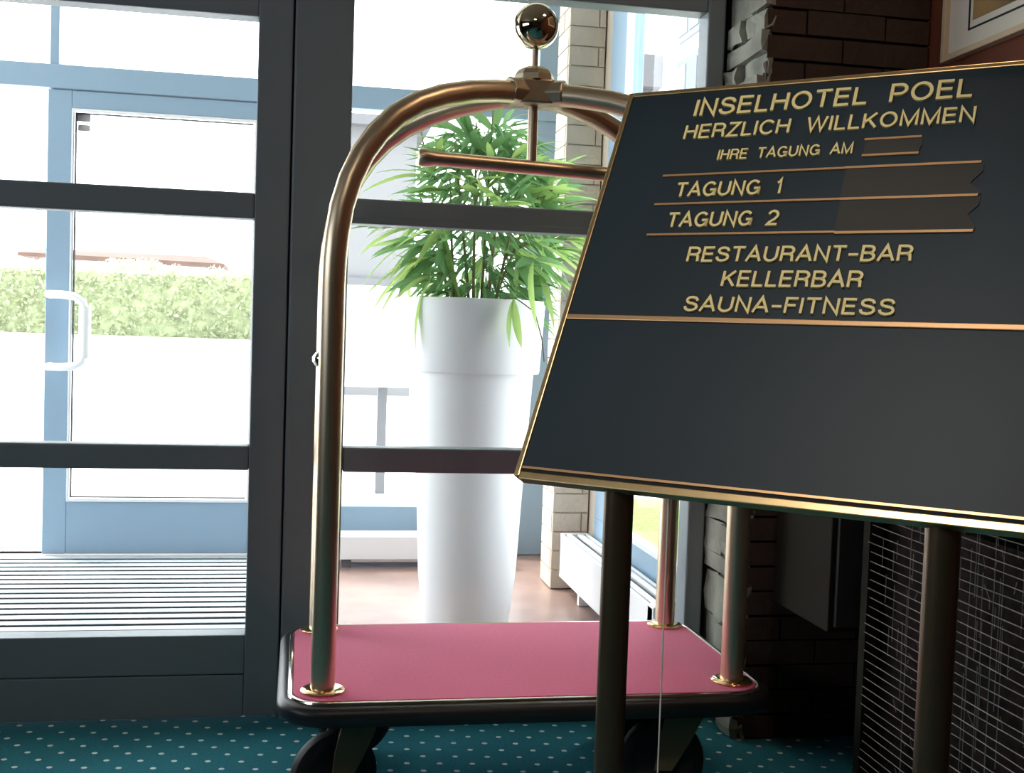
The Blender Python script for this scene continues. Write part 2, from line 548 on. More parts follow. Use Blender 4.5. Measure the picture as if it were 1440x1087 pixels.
# D shaped pull handle
hp = [(-1.118, 5.44, 1.188), (-1.115, 5.37, 1.188), (-1.06, 5.345, 1.188), (-1.00, 5.335, 1.182), (-0.965, 5.335, 1.155), (-0.955, 5.335, 1.11),
      (-0.955, 5.335, 0.94), (-0.965, 5.335, 0.895), (-1.00, 5.335, 0.872), (-1.06, 5.345, 0.866), (-1.115, 5.37, 0.866), (-1.118, 5.44, 0.866)]
pts = []
for a, b in zip(hp, hp[1:]):
    for k in range(3):
        pts.append(Vector(a).lerp(Vector(b), k / 3))
pts.append(Vector(hp[-1]))
hn = obj('door_handle', tube(pts, 0.018, n=12), 'handle', od, smooth=True)
obj('grip_sleeve', tube([(-0.955, 5.335, 1.14), (-0.955, 5.335, 0.91)], 0.026, n=14), 'handle', hn, smooth=True)
obj('sticker', box(-1.028, -0.970, YO + 0.020, YO + 0.024, 1.972, 2.008), 'sticker', od)
obj('sticker', box(-1.022, -0.970, YO + 0.020, YO + 0.024, 1.930, 1.958), 'sticker', od)

PLX = 1.065                   # left face of the pale brick pillar
# ---- side wall of the vestibule: pale brick pillar and a tall side window
bp_ = structure('vestibule_wall_right', box(XS + 0.005, XS + 0.12, 4.62, YO1, 0, 2.78), 'palejoint')
# pale brick pillar standing out from the wall, its front face towards the lobby
pil = structure('vestibule_pillar', box(PLX + 0.006, XS, 4.726, 4.93, 0, 2.78), 'palejoint')
z, row = 0.0, 0
while z < 2.76:
    zt = min(z + 0.080, 2.78) - 0.002
    xe = [PLX, PLX + 0.125, XS] if row % 2 else [PLX, PLX + 0.21, XS] if XS - PLX > 0.23 else [PLX, XS]
    for a, b in zip(xe, xe[1:]):
        obj('brick', box(a + (0.003 if a > PLX else 0), b - 0.003, 4.72 - random.uniform(0, .003), 4.735, z + 0.002, zt), 'palebrick', pil)
    ye = [4.737, 4.83, 4.935] if row % 2 else [4.737, 4.935]
    for a, b in zip(ye, ye[1:]):
        obj('brick', box(PLX - random.uniform(0, .002), PLX + 0.010, a + 0.002, b - 0.002, z + 0.002, zt), 'palebrick', pil)
    z += 0.082
    row += 1

sw = root('window_3', (XS, 4.0, 0), 'pale blue framed side window of the vestibule above the long radiator')
obj('bottom_rail', box(XS, XS + 0.07, Y1 + 0.01, 4.618, 0, 0.325), 'outer', sw, bevel=0.004)
obj('frame_post', box(XS, XS + 0.07, Y1 + 0.012, 3.46, 0.325, 2.70), 'outer', sw, bevel=0.004)
obj('frame_post', box(XS, XS + 0.07, 4.38, 4.618, 0.325, 2.70), 'outer', sw, bevel=0.004)
obj('head_rail', box(XS, XS + 0.07, Y1 + 0.01, 4.618, 2.70, 2.78), 'outer', sw)
bm = box(XS - .004, XS + 0.02, 3.46, 3.485, 0.34, 2.70)
box(XS - .004, XS + 0.02, 4.355, 4.38, 0.34, 2.70, bm)
box(XS - .006, XS + 0.03, 3.46, 4.38, 0.325, 0.345, bm)
obj('glazing_bead', bm, 'bead', sw)
obj('glass_pane', box(XS + 0.03, XS + 0.036, 3.48, 4.36, 0.34, 2.70), 'glass', sw)

# ================================================================== RIBBED ENTRANCE MAT
emat = thing('entrance_mat', 'ribbed pale grey slatted entrance mat running through the vestibule doorway', 'mat', (-1.0, 4.5, 0))
obj('mat_base', box(-2.4, 0.0, 3.27, 5.42, -0.003, 0.002), 'groove', emat)
y = 3.29
pitch = 0.083
protos = {}
slat = None
while y < 5.40:
    if slat is None:
        slat = obj('slat', box(-2.395, -0.005, y, y + pitch - 0.032, 0.002, 0.0045), 'slat', emat)
        ysl = y
    else:
        c = slat.copy(); c.parent = emat; c.location = (0, y - ysl, 0); COL.objects.link(c)
    y += pitch
omat = thing('entrance_mat', 'ribbed pale slatted mat outside the outer entrance door', 'mat', (-1.0, 5.8, 0))
obj('mat_base', box(-2.4, 0.0, 5.53, 6.30, -0.004, 0.001), 'groove', omat)
y = 5.54
first = None
while y < 6.25:
    if first is None:
        first = obj('slat', box(-2.395, -0.005, y, y + pitch - 0.016, 0.001, 0.004), 'slat', omat)
        ysl = y
    else:
        c = first.copy(); c.parent = omat; c.location = (0, y - ysl, 0); COL.objects.link(c)
    y += pitch

# ================================================================== OUTDOORS
bm = bmesh.new()
prof = [(5.53, -0.01), (8, 0.0), (25, 0.73), (32, 1.0), (80, 1.6)]
rows = [[bm.verts.new((x, y, z)) for x in (-60, 0, 1.32)] for y, z in prof]
for A, B in zip(rows, rows[1:]):
    for i in range(2):
        bm.faces.new((A[i], A[i + 1], B[i + 1], B[i]))
structure('ground', bm, 'paving')
structure('ground', box(1.32, 60, 2.9, 80, -0.12, -0.02), 'paving')
structure('trim_2', box(XS + 0.07, 1.34, 3.1, 5.6, -0.1, -0.012), 'paving')
lw = obj('lawn', box(1.6, 5.2, 4.4, 7.2, -0.02, 0.02), 'lawn')
lw['kind'] = 'structure'

# hedge: leafy clipped mass, one body of leaves nobody could count
hr = thing('hedge', 'long clipped green hedge across the bright forecourt outside', 'hedge', (-5, 25, 0.7))
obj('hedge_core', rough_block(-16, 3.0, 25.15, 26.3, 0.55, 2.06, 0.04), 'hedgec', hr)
bm = bmesh.new()
for i in range(15000):
    x = random.uniform(-16, 3.0)
    top = 2.17 + 0.07 * math.sin(x * 1.3) + 0.05 * math.sin(x * 3.1) + 0.03 * math.sin(x * 9)
    if random.random() < 0.72:
        p = Vector((x, 25.1 + random.uniform(-0.14, 0.08), random.uniform(0.68, top)))
    else:
        p = Vector((x, random.uniform(25.0, 26.3), top + random.uniform(-0.12, 0.10)))
    s = random.uniform(0.035, 0.075)
    u = Vector((random.gauss(0, 1), random.gauss(0, .6), random.gauss(0, 1))).normalized()
    v = u.cross(Vector((random.gauss(0, 1), random.gauss(0, 1), random.gauss(0, 1)))).normalized()
    vs = [bm.verts.new(p + u * s), bm.verts.new(p + v * s * .55), bm.verts.new(p - u * s), bm.verts.new(p - v * s * .55)]
    bm.faces.new(vs)
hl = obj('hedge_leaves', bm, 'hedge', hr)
hl['kind'] = 'stuff'

# low house with a brown roof behind the hedge
hs = thing('low_house', 'low white house with a shallow faded brown roof rising behind the hedge', 'house', (-6, 42, 1.2))
obj('wall', box(-8.7, -3.4, 41, 46, 1.0, 3.04), 'house', hs)
bm = bmesh.new()
a = [bm.verts.new(p) for p in ((-9.3, 40, 3.05), (-2.7, 40, 2.95), (-2.7, 47, 2.95), (-9.3, 47, 3.05), (-8.9, 42.0, 3.42), (-3.5, 42.0, 3.40), (-9.3, 40, 3.17), (-2.7, 40, 3.07), (-2.7, 47, 3.07), (-9.3, 47, 3.17))]
for q in ((0, 1, 7, 6), (1, 2, 8, 7), (2, 3, 9, 8), (3, 0, 6, 9), (6, 7, 5, 4), (7, 8, 5), (8, 9, 4, 5), (9, 6, 4), (3, 2, 1, 0)):
    bm.faces.new([a[i] for i in q])
obj('roof', bm, 'roof', hs)

# white board on a post, seen through the middle bay
sb = thing('outdoor_notice_board', 'plain white notice board on a pale post outside the glazing, left of the planter', 'notice board', (0.53, 7.5, 0))
obj('post', box(0.49, 0.55, 7.50, 7.56, -0.01, 0.75), 'greyh', sb)
obj('board', box(0.12, 0.78, 7.47, 7.50, 0.70, 1.36), 'house', sb, bevel=0.008)

# pale grey outbuilding beyond
gb = thing('pale_outbuilding', 'pale grey flat-roofed outbuilding far behind the potted plant', 'building', (0.5, 14, 0))
obj('wall', box(-0.2, 1.30, 14, 17, 0.25, 3.5), 'dimgrey', gb)
obj('base_course', box(-0.25, 1.35, 13.93, 14.0, 1.60, 1.68), 'greyh', gb)
obj('roof', box(-0.4, 1.45, 13.8, 17.2, 3.5, 3.62), 'greyh', gb)

# curved canopy brace outside, top right of the door pane
cb = []
for i in range(9):
    a = math.radians(90 * i / 8)
    cb.append((-0.40 + 0.22 * math.sin(a), 6.2, 2.52 + 0.22 * math.cos(a)))
br = obj('canopy_brace', tube(cb[::1], 0.022, n=8), 'greyh', smooth=True)
tag(br, 'curved pale grey canopy brace outside the top right corner of the outer door', 'bracket')
cp = obj('canopy_beam', box(-0.22, -0.14, 5.54, 8.0, 0.0, 2.9), 'outer')
bpy.data.objects.remove(cp)

# white house to the right, seen through the side window
wh = thing('white_neighbour_house', 'tall white house with grey-blue windows seen through the side window', 'house', (8, 20, 0))
obj('wall', box(6.0, 12, 5.5, 34, -0.02, 9.0), 'house', wh)
for (ya, yb, za, zb) in ((17.2, 18.3, 5.90, 7.2), (17.2, 18.3, 4.2, 5.60), (14.0, 15.1, 5.9, 7.2), (14.0, 15.1, 4.2, 5.6), (10.5, 11.6, 3.9, 5.3)):
    f = obj('window_frame', box(5.95, 6.02, ya, yb, za, zb), 'winf', wh)
    for k in range(2):
        h_ = (yb - ya) / 2
        obj('window_pane', box(5.935, 5.955, ya + k * h_ + 0.07, ya + (k + 1) * h_ - 0.06, za + 0.1, zb - 0.1), 'winf' if k == 0 else 'greyh', f)
an = thing('grey_annex', 'low grey lean-to roof against the white neighbouring house', 'annex', (5.7, 21, 0))
obj('wall', box(5.55, 5.99, 19.4, 26, -0.02, 5.4), 'greyh', an)
obj('roof', box(5.45, 5.99, 19.2, 26.2, 5.4, 5.95), 'greyh', an)

# ================================================================== CONVECTORS
def convector(name, label, x0, x1, y0, y1, z0, z1, along, group):
    t = thing(name, label, 'radiator', ((x0 + x1) / 2, (y0 + y1) / 2, 0), group)
    w = 0.012
    if along == 'y':
        obj('front_panel', box(x0, x0 + w, y0, y1, z0, z1), 'white', t, bevel=0.003)
        obj('back_panel', box(x1 - w, x1, y0, y1, z0, z1), 'white', t, bevel=0.003)
        for k in range(2):
            a = x0 + w + 0.012 + k * (x1 - x0 - 2 * w) / 2
            obj('top_rail', box(a, a + (x1 - x0 - 2 * w) / 2 - 0.024, y0 + .06, y1 - .01, z1 - 0.014, z1 - 0.002), 'white', t, bevel=0.002)
        obj('inner_fins', box(x0 + w, x1 - w, y0 + 0.03, y1 - 0.02, z0 + 0.02, z1 - 0.05), 'greyh', t)
        e = obj('end_cap', box(x0, x1, y0 - 0.004, y0 + 0.055, z0, z1 + 0.004), 'white', t, bevel=0.006)
        for k in range(3):
            obj('slot', box(x0 + 0.03, x1 - 0.03, y0 + 0.006 + k * 0.017, y0 + 0.013 + k * 0.017, z1 + 0.0035, z1 + 0.006), 'seam', e)
        obj('end_cap', box(x0, x1, y1 - 0.02, y1, z0, z1 + 0.001), 'white', t, bevel=0.004)
        for yy in (y0 + 0.15, y1 - 0.25):
            obj('foot', box(x0 + 0.03, x1 - 0.03, yy, yy + 0.03, 0, z0), 'white', t)
    else:
        obj('front_panel', box(x0, x1, y0, y0 + w, z0, z1), 'white', t, bevel=0.003)
        obj('back_panel', box(x0, x1, y1 - w, y1, z0, z1), 'white', t, bevel=0.003)
        for k in range(3):
            a = y0 + w + 0.008 + k * (y1 - y0 - 2 * w) / 3
            obj('top_rail', box(x0 + .01, x1 - .01, a, a + (y1 - y0 - 2 * w) / 3 - 0.016, z1 - 0.014, z1 - 0.002), 'white', t)
        obj('inner_fins', box(x0 + .02, x1 - .02, y0 + w, y1 - w, z0 + 0.01, z1 - 0.03), 'greyh', t)
        for xx in (x0 + 0.10, x1 - 0.14):
            obj('foot', box(xx, xx + 0.04, y0 + 0.02, y1 - 0.02, -0.004, z0), 'greyh', t)
    return t


convector('low_convector', 'long low white convector radiator along the side window', 1.085, 1.205, 3.36, 4.66, 0.068, 0.25, 'y', None)
convector('low_convector', 'low white convector radiator against the outer glazing left of the planter', 0.10, 0.95, 5.17, 5.33, 0.035, 0.14, 'x', None)

# ================================================================== PLANTER AND BAMBOO
PX, PY = 0.607, 4.08
pt = thing('tall_planter', 'tall tapering white planter with a wide stepped rim', 'planter', (PX, PY, 0))
prof = [(0.0, 0.0), (0.150, 0.0), (0.156, 0.02), (0.178, 0.22), (0.190, 0.48), (0.216, 0.92), (0.218, 0.945), (0.236, 0.946), (0.239, 0.955),
        (0.252, 1.19), (0.250, 1.205), (0.236, 1.205), (0.232, 1.10), (0.0, 1.10)]
obj('pot_body', lathe(prof, (PX, PY, -0.004)), 'pot', pt, smooth=True)
obj('soil', lathe([(0.0, 1.13), (0.15, 1.125), (0.231, 1.11)], (PX, PY, -0.004), n=32), 'soil', pt)

pl = thing('bamboo_plant', 'bushy green bamboo-like plant with long narrow leaves in the white planter', 'plant', (PX, PY, 1.12))
canes = []
for i in range(11):
    a = 2 * PI * i / 11 + random.uniform(-.2, .2)
    r_ = random.uniform(0.02, 0.12)
    base = Vector((PX + r_ * math.cos(a), PY + r_ * math.sin(a), 1.11))
    lean = random.uniform(0.03, 0.22)
    tip = base + Vector((math.cos(a) * lean, math.sin(a) * lean, random.uniform(0.45, 0.78)))
    mid = base.lerp(tip, 0.5) + Vector((0, 0, 0.05))
    pts = [base.lerp(mid, t).lerp(mid.lerp(tip, t), t) for t in [k / 8 for k in range(9)]]
    canes.append(pts)
    obj('cane', tube(pts, [0.007 - 0.0005 * k for k in range(9)], n=6), 'cane', pl, smooth=True)


def leaf_mesh(name, L, w, droop, m):
    bm = bmesh.new()
    n = 6
    A = []
    for k in range(n + 1):
        t = k / n
        hw = w * (math.sin(PI * min(1, t * 0.92 + 0.06)) ** 0.8) if k < n else 0.0005
        if k == 0:
            hw = 0.0012
        x = L * t
        z = -droop * t * t
        A.append([bm.verts.new((x, -hw, z + hw * .25)), bm.verts.new((x, 0, z)), bm.verts.new((x, hw, z + hw * .25))])
    for a, b in zip(A, A[1:]):
        bm.faces.new((a[0], a[1], b[1], b[0])); bm.faces.new((a[1], a[2], b[2], b[1]))
    me = bpy.data.meshes.new(name)
    for f in bm.faces:
        f.smooth = True
    bm.to_mesh(me); bm.free()
    me.materials.append(M[m])
    return me


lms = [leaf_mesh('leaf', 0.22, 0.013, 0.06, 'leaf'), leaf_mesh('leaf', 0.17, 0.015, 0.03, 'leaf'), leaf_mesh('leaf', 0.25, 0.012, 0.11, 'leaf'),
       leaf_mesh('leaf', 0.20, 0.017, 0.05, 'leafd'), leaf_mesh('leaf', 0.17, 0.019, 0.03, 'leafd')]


def place_leaf(p, d, me, roll=None):
    d = d.normalized()
    side = Vector((0, 0, 1)).cross(d)
    if side.length < 1e-3:
        side = Vector((1, 0, 0))
    side.normalize()
    up = d.cross(side)
    mt = Matrix((d, side, up)).transposed().to_4x4() @ Matrix.Rotation(random.uniform(-0.7, 0.7) if roll is None else roll, 4, 'X')
    mt.translation = p - Vector((PX, PY, 1.12))
    o = bpy.data.objects.new('leaf', me)
    o.parent = pl
    o.matrix_local = mt
    COL.objects.link(o)


cnt = 0
# clusters (whorls) of leaves at twig ends in a shell around the canes
whorls = []
for i in range(44):
    a = random.uniform(0, 2 * PI)
    el = random.uniform(-0.55, 1.15)
    R_ = random.uniform(0.14, 0.30)
    c = Vector((PX + 0.03, PY, 1.46)) + Vector((math.cos(a) * math.cos(el) * R_, math.sin(a) * math.cos(el) * R_, math.sin(el) * R_ * 1.15))
    whorls.append(c)
whorls += [Vector((PX - 0.20, PY - 0.1, 1.38)), Vector((PX - 0.17, PY - 0.15, 1.28)), Vector((PX + 0.22, PY - 0.1, 1.62)), Vector((PX + 0.25, PY - 0.05, 1.52)),
           Vector((PX + 0.18, PY - 0.2, 1.40)), Vector((PX - 0.25, PY, 1.45)), Vector((PX - 0.05, PY - 0.1, 1.75)), Vector((PX + 0.05, PY, 1.80))]
tw = bmesh.new()
for c in whorls:
    src = min((q for cn in canes for q in cn), key=lambda q: (q - c).length + (0.3 if q.z > c.z else 0))
    tube([src, src.lerp(c, .5) + Vector((0, 0, .02)), c], 0.0022, tw, n=4)
    outw = (c - Vector((PX, PY, 1.40))).normalized()
    for k in range(random.randint(4, 6)):
        if cnt >= 288:
            break
        ph = random.uniform(0, 2 * PI)
        d = outw * 0.9 + Vector((math.cos(ph), math.sin(ph), random.uniform(-0.8, 0.35))) * 0.8
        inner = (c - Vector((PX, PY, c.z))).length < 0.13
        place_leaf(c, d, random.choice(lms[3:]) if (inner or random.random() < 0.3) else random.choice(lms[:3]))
        cnt += 1
obj('twigs', tw, 'cane', pl)
# inner foliage too dense to pick apart
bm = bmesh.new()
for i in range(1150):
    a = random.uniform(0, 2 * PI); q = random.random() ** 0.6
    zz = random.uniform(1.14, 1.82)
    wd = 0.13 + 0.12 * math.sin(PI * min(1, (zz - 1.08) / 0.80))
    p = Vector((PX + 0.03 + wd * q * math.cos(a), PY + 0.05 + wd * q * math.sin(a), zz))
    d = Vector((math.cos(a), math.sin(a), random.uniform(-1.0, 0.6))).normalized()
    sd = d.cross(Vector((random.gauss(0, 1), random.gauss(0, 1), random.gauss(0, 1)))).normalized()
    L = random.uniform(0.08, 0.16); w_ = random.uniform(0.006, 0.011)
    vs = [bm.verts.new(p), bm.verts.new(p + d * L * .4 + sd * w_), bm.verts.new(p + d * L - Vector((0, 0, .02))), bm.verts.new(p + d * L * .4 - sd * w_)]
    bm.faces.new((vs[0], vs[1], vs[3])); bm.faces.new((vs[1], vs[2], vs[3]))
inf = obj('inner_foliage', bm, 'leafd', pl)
inf['kind'] = 'stuff'
vn = [(PX + 0.04, PY - 0.23, 1.20), (PX + 0.10, PY - 0.262, 1.205), (PX + 0.17, PY - 0.245, 1.16), (PX + 0.205, PY - 0.21, 1.07), (PX + 0.225, PY - 0.17, 0.99)]
obj('trailing_stem', tube(vn, 0.0025, n=5), 'vine', pl)
place_leaf(Vector((PX + 0.09, PY - 0.27, 1.205)), Vector((-0.22, -0.1, -1)), lms[1], 1.2)
place_leaf(Vector((PX + 0.09, PY - 0.27, 1.205)), Vector((0.12, -0.1, -1)), lms[1], 1.4)

# ================================================================== LUGGAGE TROLLEY
TX0, TX1, TY0, TY1 = -0.015, 1.06, 2.385, 3.03
tr = thing('luggage_trolley', 'brass birdcage luggage trolley with crimson carpeted deck and ball finial', 'luggage trolley', ((TX0 + TX1) / 2, (TY0 + TY1) / 2, 0))
obj('deck_carpet', prism(rrect(TX0 + .012, TX1 - .012, TY0 + .012, TY1 - .012, 0.075), 0.288, 0.300), 'red', tr)
obj('deck_frame', prism(rrect(TX0 + .03, TX1 - .03, TY0 + .03, TY1 - .03, 0.06), 0.235, 0.2875), 'cab', tr)
ol = rrect(TX0 + .006, TX1 - .006, TY0 + .006, TY1 - .006, 0.08, 10)
obj('deck_trim', tube([(x, y, 0.2945) for x, y in ol], 0.0055, n=8, closed=True), 'chrome', tr, smooth=True)
# rubber bumper: D profile swept round
bm = bmesh.new()
prf = [(0.0, 0.293), (0.010, 0.292), (0.019, 0.286), (0.023, 0.277), (0.022, 0.262), (0.014, 0.252), (0.0, 0.250), (-0.02, 0.252), (-0.02, 0.290)]
rings = []
oc = rrect(TX0, TX1, TY0, TY1, 0.085, 12)
nO = len(oc)
for i, (x, y) in enumerate(oc):
    a, b = Vector(oc[i - 1]), Vector(oc[(i + 1) % nO])
    t = (b - a).normalized()
    nrm = Vector((t.y, -t.x))
    rings.append([bm.verts.new((x + nrm.x * o_, y + nrm.y * o_, z_)) for o_, z_ in prf])
for i in range(nO):
    A, B = rings[i], rings[(i + 1) % nO]
    for k in range(len(prf)):
        k2 = (k + 1) % len(prf)
        bm.faces.new((A[k], A[k2], B[k2], B[k]))
bmesh.ops.recalc_face_normals(bm, faces=bm.faces)
obj('bumper', bm, 'rubber', tr, smooth=True)

CX, CY = 0.53, 2.72
prof = [(0.0, 0.30), (0.0, 0.6), (0.0, 0.95), (0.0, 1.18), (0.0015, 1.23), (0.006, 1.285), (0.016, 1.345), (0.035, 1.405), (0.063, 1.462), (0.10, 1.512), (0.145, 1.555),
        (0.20, 1.590), (0.265, 1.617), (0.34, 1.638), (0.42, 1.652), (0.50, 1.660), (0.53, 1.661)]
posts = [(0.06, 2.47), (0.06, 2.97), (0.995, 2.47), (0.995, 2.97)]
for (x, y) in posts:
    dv = Vector((CX - x, CY - y, 0))
    L = dv.length
    pts = []
    for s, z in prof:
        q = s / 0.53
        pts.append((x + dv.x * q, y + dv.y * q, z))
    near = y < 2.6
    tb = obj('bent_post', tube(pts, 0.0265, n=24), 'brass', tr, smooth=True)
    obj('flange', lathe([(0.0, 0.300), (0.047, 0.300), (0.048, 0.303), (0.044, 0.3065), (0.033, 0.309), (0.0, 0.309)], (x, y, 0), n=32), 'brassb', tb, smooth=True)
    if (x, y) == posts[1]:
        obj('collar', lathe([(0.0, 0.985), (0.029, 0.985), (0.037, 0.998), (0.037, 1.010), (0.029, 1.022), (0.0, 1.022)], (x - .001, y, 0), n=24), 'chrome', tb, smooth=True)
# crown block: chamfered casting with domed top
cr = obj('crown_block', prism([(CX - .060, CY - .020), (CX - .035, CY - .045), (CX + .035, CY - .045), (CX + .060, CY - .020), (CX + .060, CY + .020), (CX + .035, CY + .045),
                                (CX - .035, CY + .045), (CX - .060, CY + .020)], 1.632, 1.692), 'brassd', tr, bevel=0.006)
for (x, y) in posts:
    dv = Vector((x - CX, y - CY, 0)).normalized()
    c = Vector((CX, CY, 1.661))
    obj('socket', tube([c + dv * 0.02, c + dv * 0.078 - Vector((0, 0, .001))], 0.0325, n=8), 'brassd', cr, bevel=0.004)
obj('dome', lathe([(0.049, 1.690), (0.048, 1.704), (0.040, 1.716), (0.026, 1.724), (0.0, 1.728)], (CX, CY, 0), n=8), 'brassd', cr)
obj('finial_stem', tube([(CX, CY, 1.722), (CX, CY, 1.775)], 0.0075, n=12), 'brassd', tr, smooth=True)
obj('ball_finial', lathe([(0.0545 * math.sin(PI * k / 24), 1.822 - 0.0545 * math.cos(PI * k / 24)) for k in range(25)], (CX, CY, 0), n=48), 'ball', tr, smooth=True)
obj('drop_rod', tube([(CX, CY, 1.640), (CX, CY, 1.487)], 0.012, n=12), 'brass', tr, smooth=True)
hv = Vector((math.cos(math.radians(-1.5)), math.sin(math.radians(4.0)), -0.02)).normalized()
hc = Vector((CX, CY, 1.487))
obj('hanging_rail', tube([hc - hv * 0.275, hc - hv * 0.268, hc - hv * 0.255, hc - hv * 0.235, hc + hv * 0.235, hc + hv * 0.255, hc + hv * 0.268, hc + hv * 0.275],
                         [0.018, 0.0225, 0.022, 0.0175, 0.0175, 0.022, 0.0225, 0.018], n=16), 'brass', tr, smooth=True)


def caster(x, y, ang, parent):
    """swivel caster: plate, fork of two cheeks, tyre and hub"""
    ca, sa = math.cos(ang), math.sin(ang)

    def T(px, py, pz):
        return Vector((x + px * ca - py * sa, y + px * sa + py * ca, pz))
    fork = bmesh.new()
    for s in (-1, 1):
        vs = []
        for (u, z) in ((-0.045, 0.222), (0.045, 0.222), (0.03 + 0.03, 0.16), (0.068, 0.085), (0.028, 0.085), (-0.01, 0.15)):
            vs.append((u, z))
        a = [fork.verts.new(T(u, s * 0.030, z)) for u, z in vs]
        b = [fork.verts.new(T(u, s * 0.036, z)) for u, z in vs]
        fork.faces.new(a); fork.faces.new(b[::-1])
        for k in range(6):
            fork.faces.new((a[k], b[k], b[(k + 1) % 6], a[(k + 1) % 6]))
    bmesh.ops.recalc_face_normals(fork, faces=fork.faces)
    c = obj('caster', tube([T(0, 0, 0.216), T(0, 0, 0.236)], 0.05, n=20), 'bracket', parent)
    obj('fork', fork, 'bracket', c)
    wc = T(0.048, 0, 0.1)
    ax = (T(0, 1, 0) - T(0, 0, 0)).normalized()
    prf_ = [(-0.020, 0.070), (-0.020, 0.088), (-0.014, 0.097), (0, 0.1), (0.014, 0.097), (0.020, 0.088), (0.020, 0.070)]
    bm = bmesh.new()
    e1 = Vector((0, 0, 1)); e2 = ax.cross(e1)
    N = 40
    rg = [[bm.verts.new(wc + ax * o_ + (e1 * math.cos(2 * PI * k / N) + e2 * math.sin(2 * PI * k / N)) * r_) for o_, r_ in prf_] for k in range(N)]
    for k in range(N):
        A, B = rg[k], rg[(k + 1) % N]
        for j in range(len(prf_)):
            j2 = (j + 1) % len(prf_)
            bm.faces.new((A[j], A[j2], B[j2], B[j]))
    bmesh.ops.recalc_face_normals(bm, faces=bm.faces)
    obj('tyre', bm, 'tyre', c, smooth=True)
    obj('wheel_hub', tube([wc - ax * 0.018, wc + ax * 0.018], 0.071, n=24), 'cab', c, smooth=True)
    obj('axle', tube([wc - ax * 0.038, wc + ax * 0.038], 0.011, n=10), 'bracket', c, smooth=True)


caster(0.135, 2.52, math.radians(200), tr)
caster(0.90, 2.52, math.radians(170), tr)
caster(0.20, 2.90, math.radians(200), tr)
caster(0.93, 2.92, math.radians(160), tr)
obj('axle_beam', box(0.08, 0.97, 2.69, 2.73, 0.20, 0.236), 'cab', tr)

# ================================================================== SIGN BOARD ON A STAND
A_, T_, LB = 0.717206, 0.50777, 0.68827
B0 = Vector((0.21780793 * 0 + 0.0, 0.0, 0.0))
ray = F + rr * ((722 - 720) / FOC) + dd * ((668 - 543.5) / FOC)
B0 = Vector((0, 0, EYE)) + ray * 1.62
U = Vector((math.cos(A_), -math.sin(A_), 0))
Bk = Vector((math.sin(A_), math.cos(A_), 0))
V = Vector((0, 0, 1)) * math.cos(T_) + Bk * math.sin(T_)
N_ = U.cross(V)
if N_.y > 0:
    N_ = -N_                                   # towards the reader
WB = 0.732
legu = (0.1535, 0.5763)
sign = thing('sign_stand', 'tilted dark slate welcome board with gold lettering on two bronze legs', 'sign', (B0 + U * WB / 2) * 1.0 - Vector((0, 0, B0.z)))


def bb(u0, u1, v0, v1, n0, n1, bm=None):
    """box in board coordinates, n towards the reader"""
    bm = bm or bmesh.new()
    vs = [bm.verts.new(B0 + U * u + V * v + N_ * n) for n in (n0, n1) for v in (v0, v1) for u in (u0, u1)]
    for q in ((0, 2, 3, 1), (4, 5, 7, 6), (0, 1, 5, 4), (2, 6, 7, 3), (0, 4, 6, 2), (1, 3, 7, 5)):
        bm.faces.new([vs[i] for i in q])
    bmesh.ops.recalc_face_normals(bm, faces=bm.faces)
    return bm


panel = obj('panel', bb(0.004, WB - .004, 0.004, LB - .004, -0.016, -0.003), 'board', sign)
fw = 0.0085
obj('frame_strip', bb(0, fw, 0.0, LB, -0.018, 0.0), 'gold', sign, bevel=0.0015)
obj('frame_strip', bb(WB - fw, WB, 0.0, LB, -0.018, 0.0), 'gold', sign, bevel=0.0015)
obj('frame_strip', bb(fw, WB - fw, LB - fw, LB, -0.018, 0.0), 'gold', sign, bevel=0.0015)
obj('frame_strip', bb(fw, WB - fw, -0.004, 0.0075, -0.018, 0.0), 'gold', sign, bevel=0.0015)
obj('frame_groove', bb(fw, WB - fw, 0.0075, 0.0125, -0.004, -0.0022), 'ink', sign)
obj('frame_strip', bb(fw, WB - fw, 0.0125, 0.0160, -0.004, -0.0005), 'copper', sign)
obj('divider_strip', bb(fw, WB - fw, 0.2585, 0.2665, -0.004, 0.0), 'copper', sign, bevel=0.001)


# stroke letters: wide grotesque capitals; polylines on a unit-height grid, arcs written as ('a', cx, cy, rx, ry, from, to)
def arc(cx, cy, rx, ry, a0, a1, n=12):
    return [(cx + rx * math.cos(math.radians(a0 + (a1 - a0) * i / n)), cy + ry * math.sin(math.radians(a0 + (a1 - a0) * i / n))) for i in range(n + 1)]


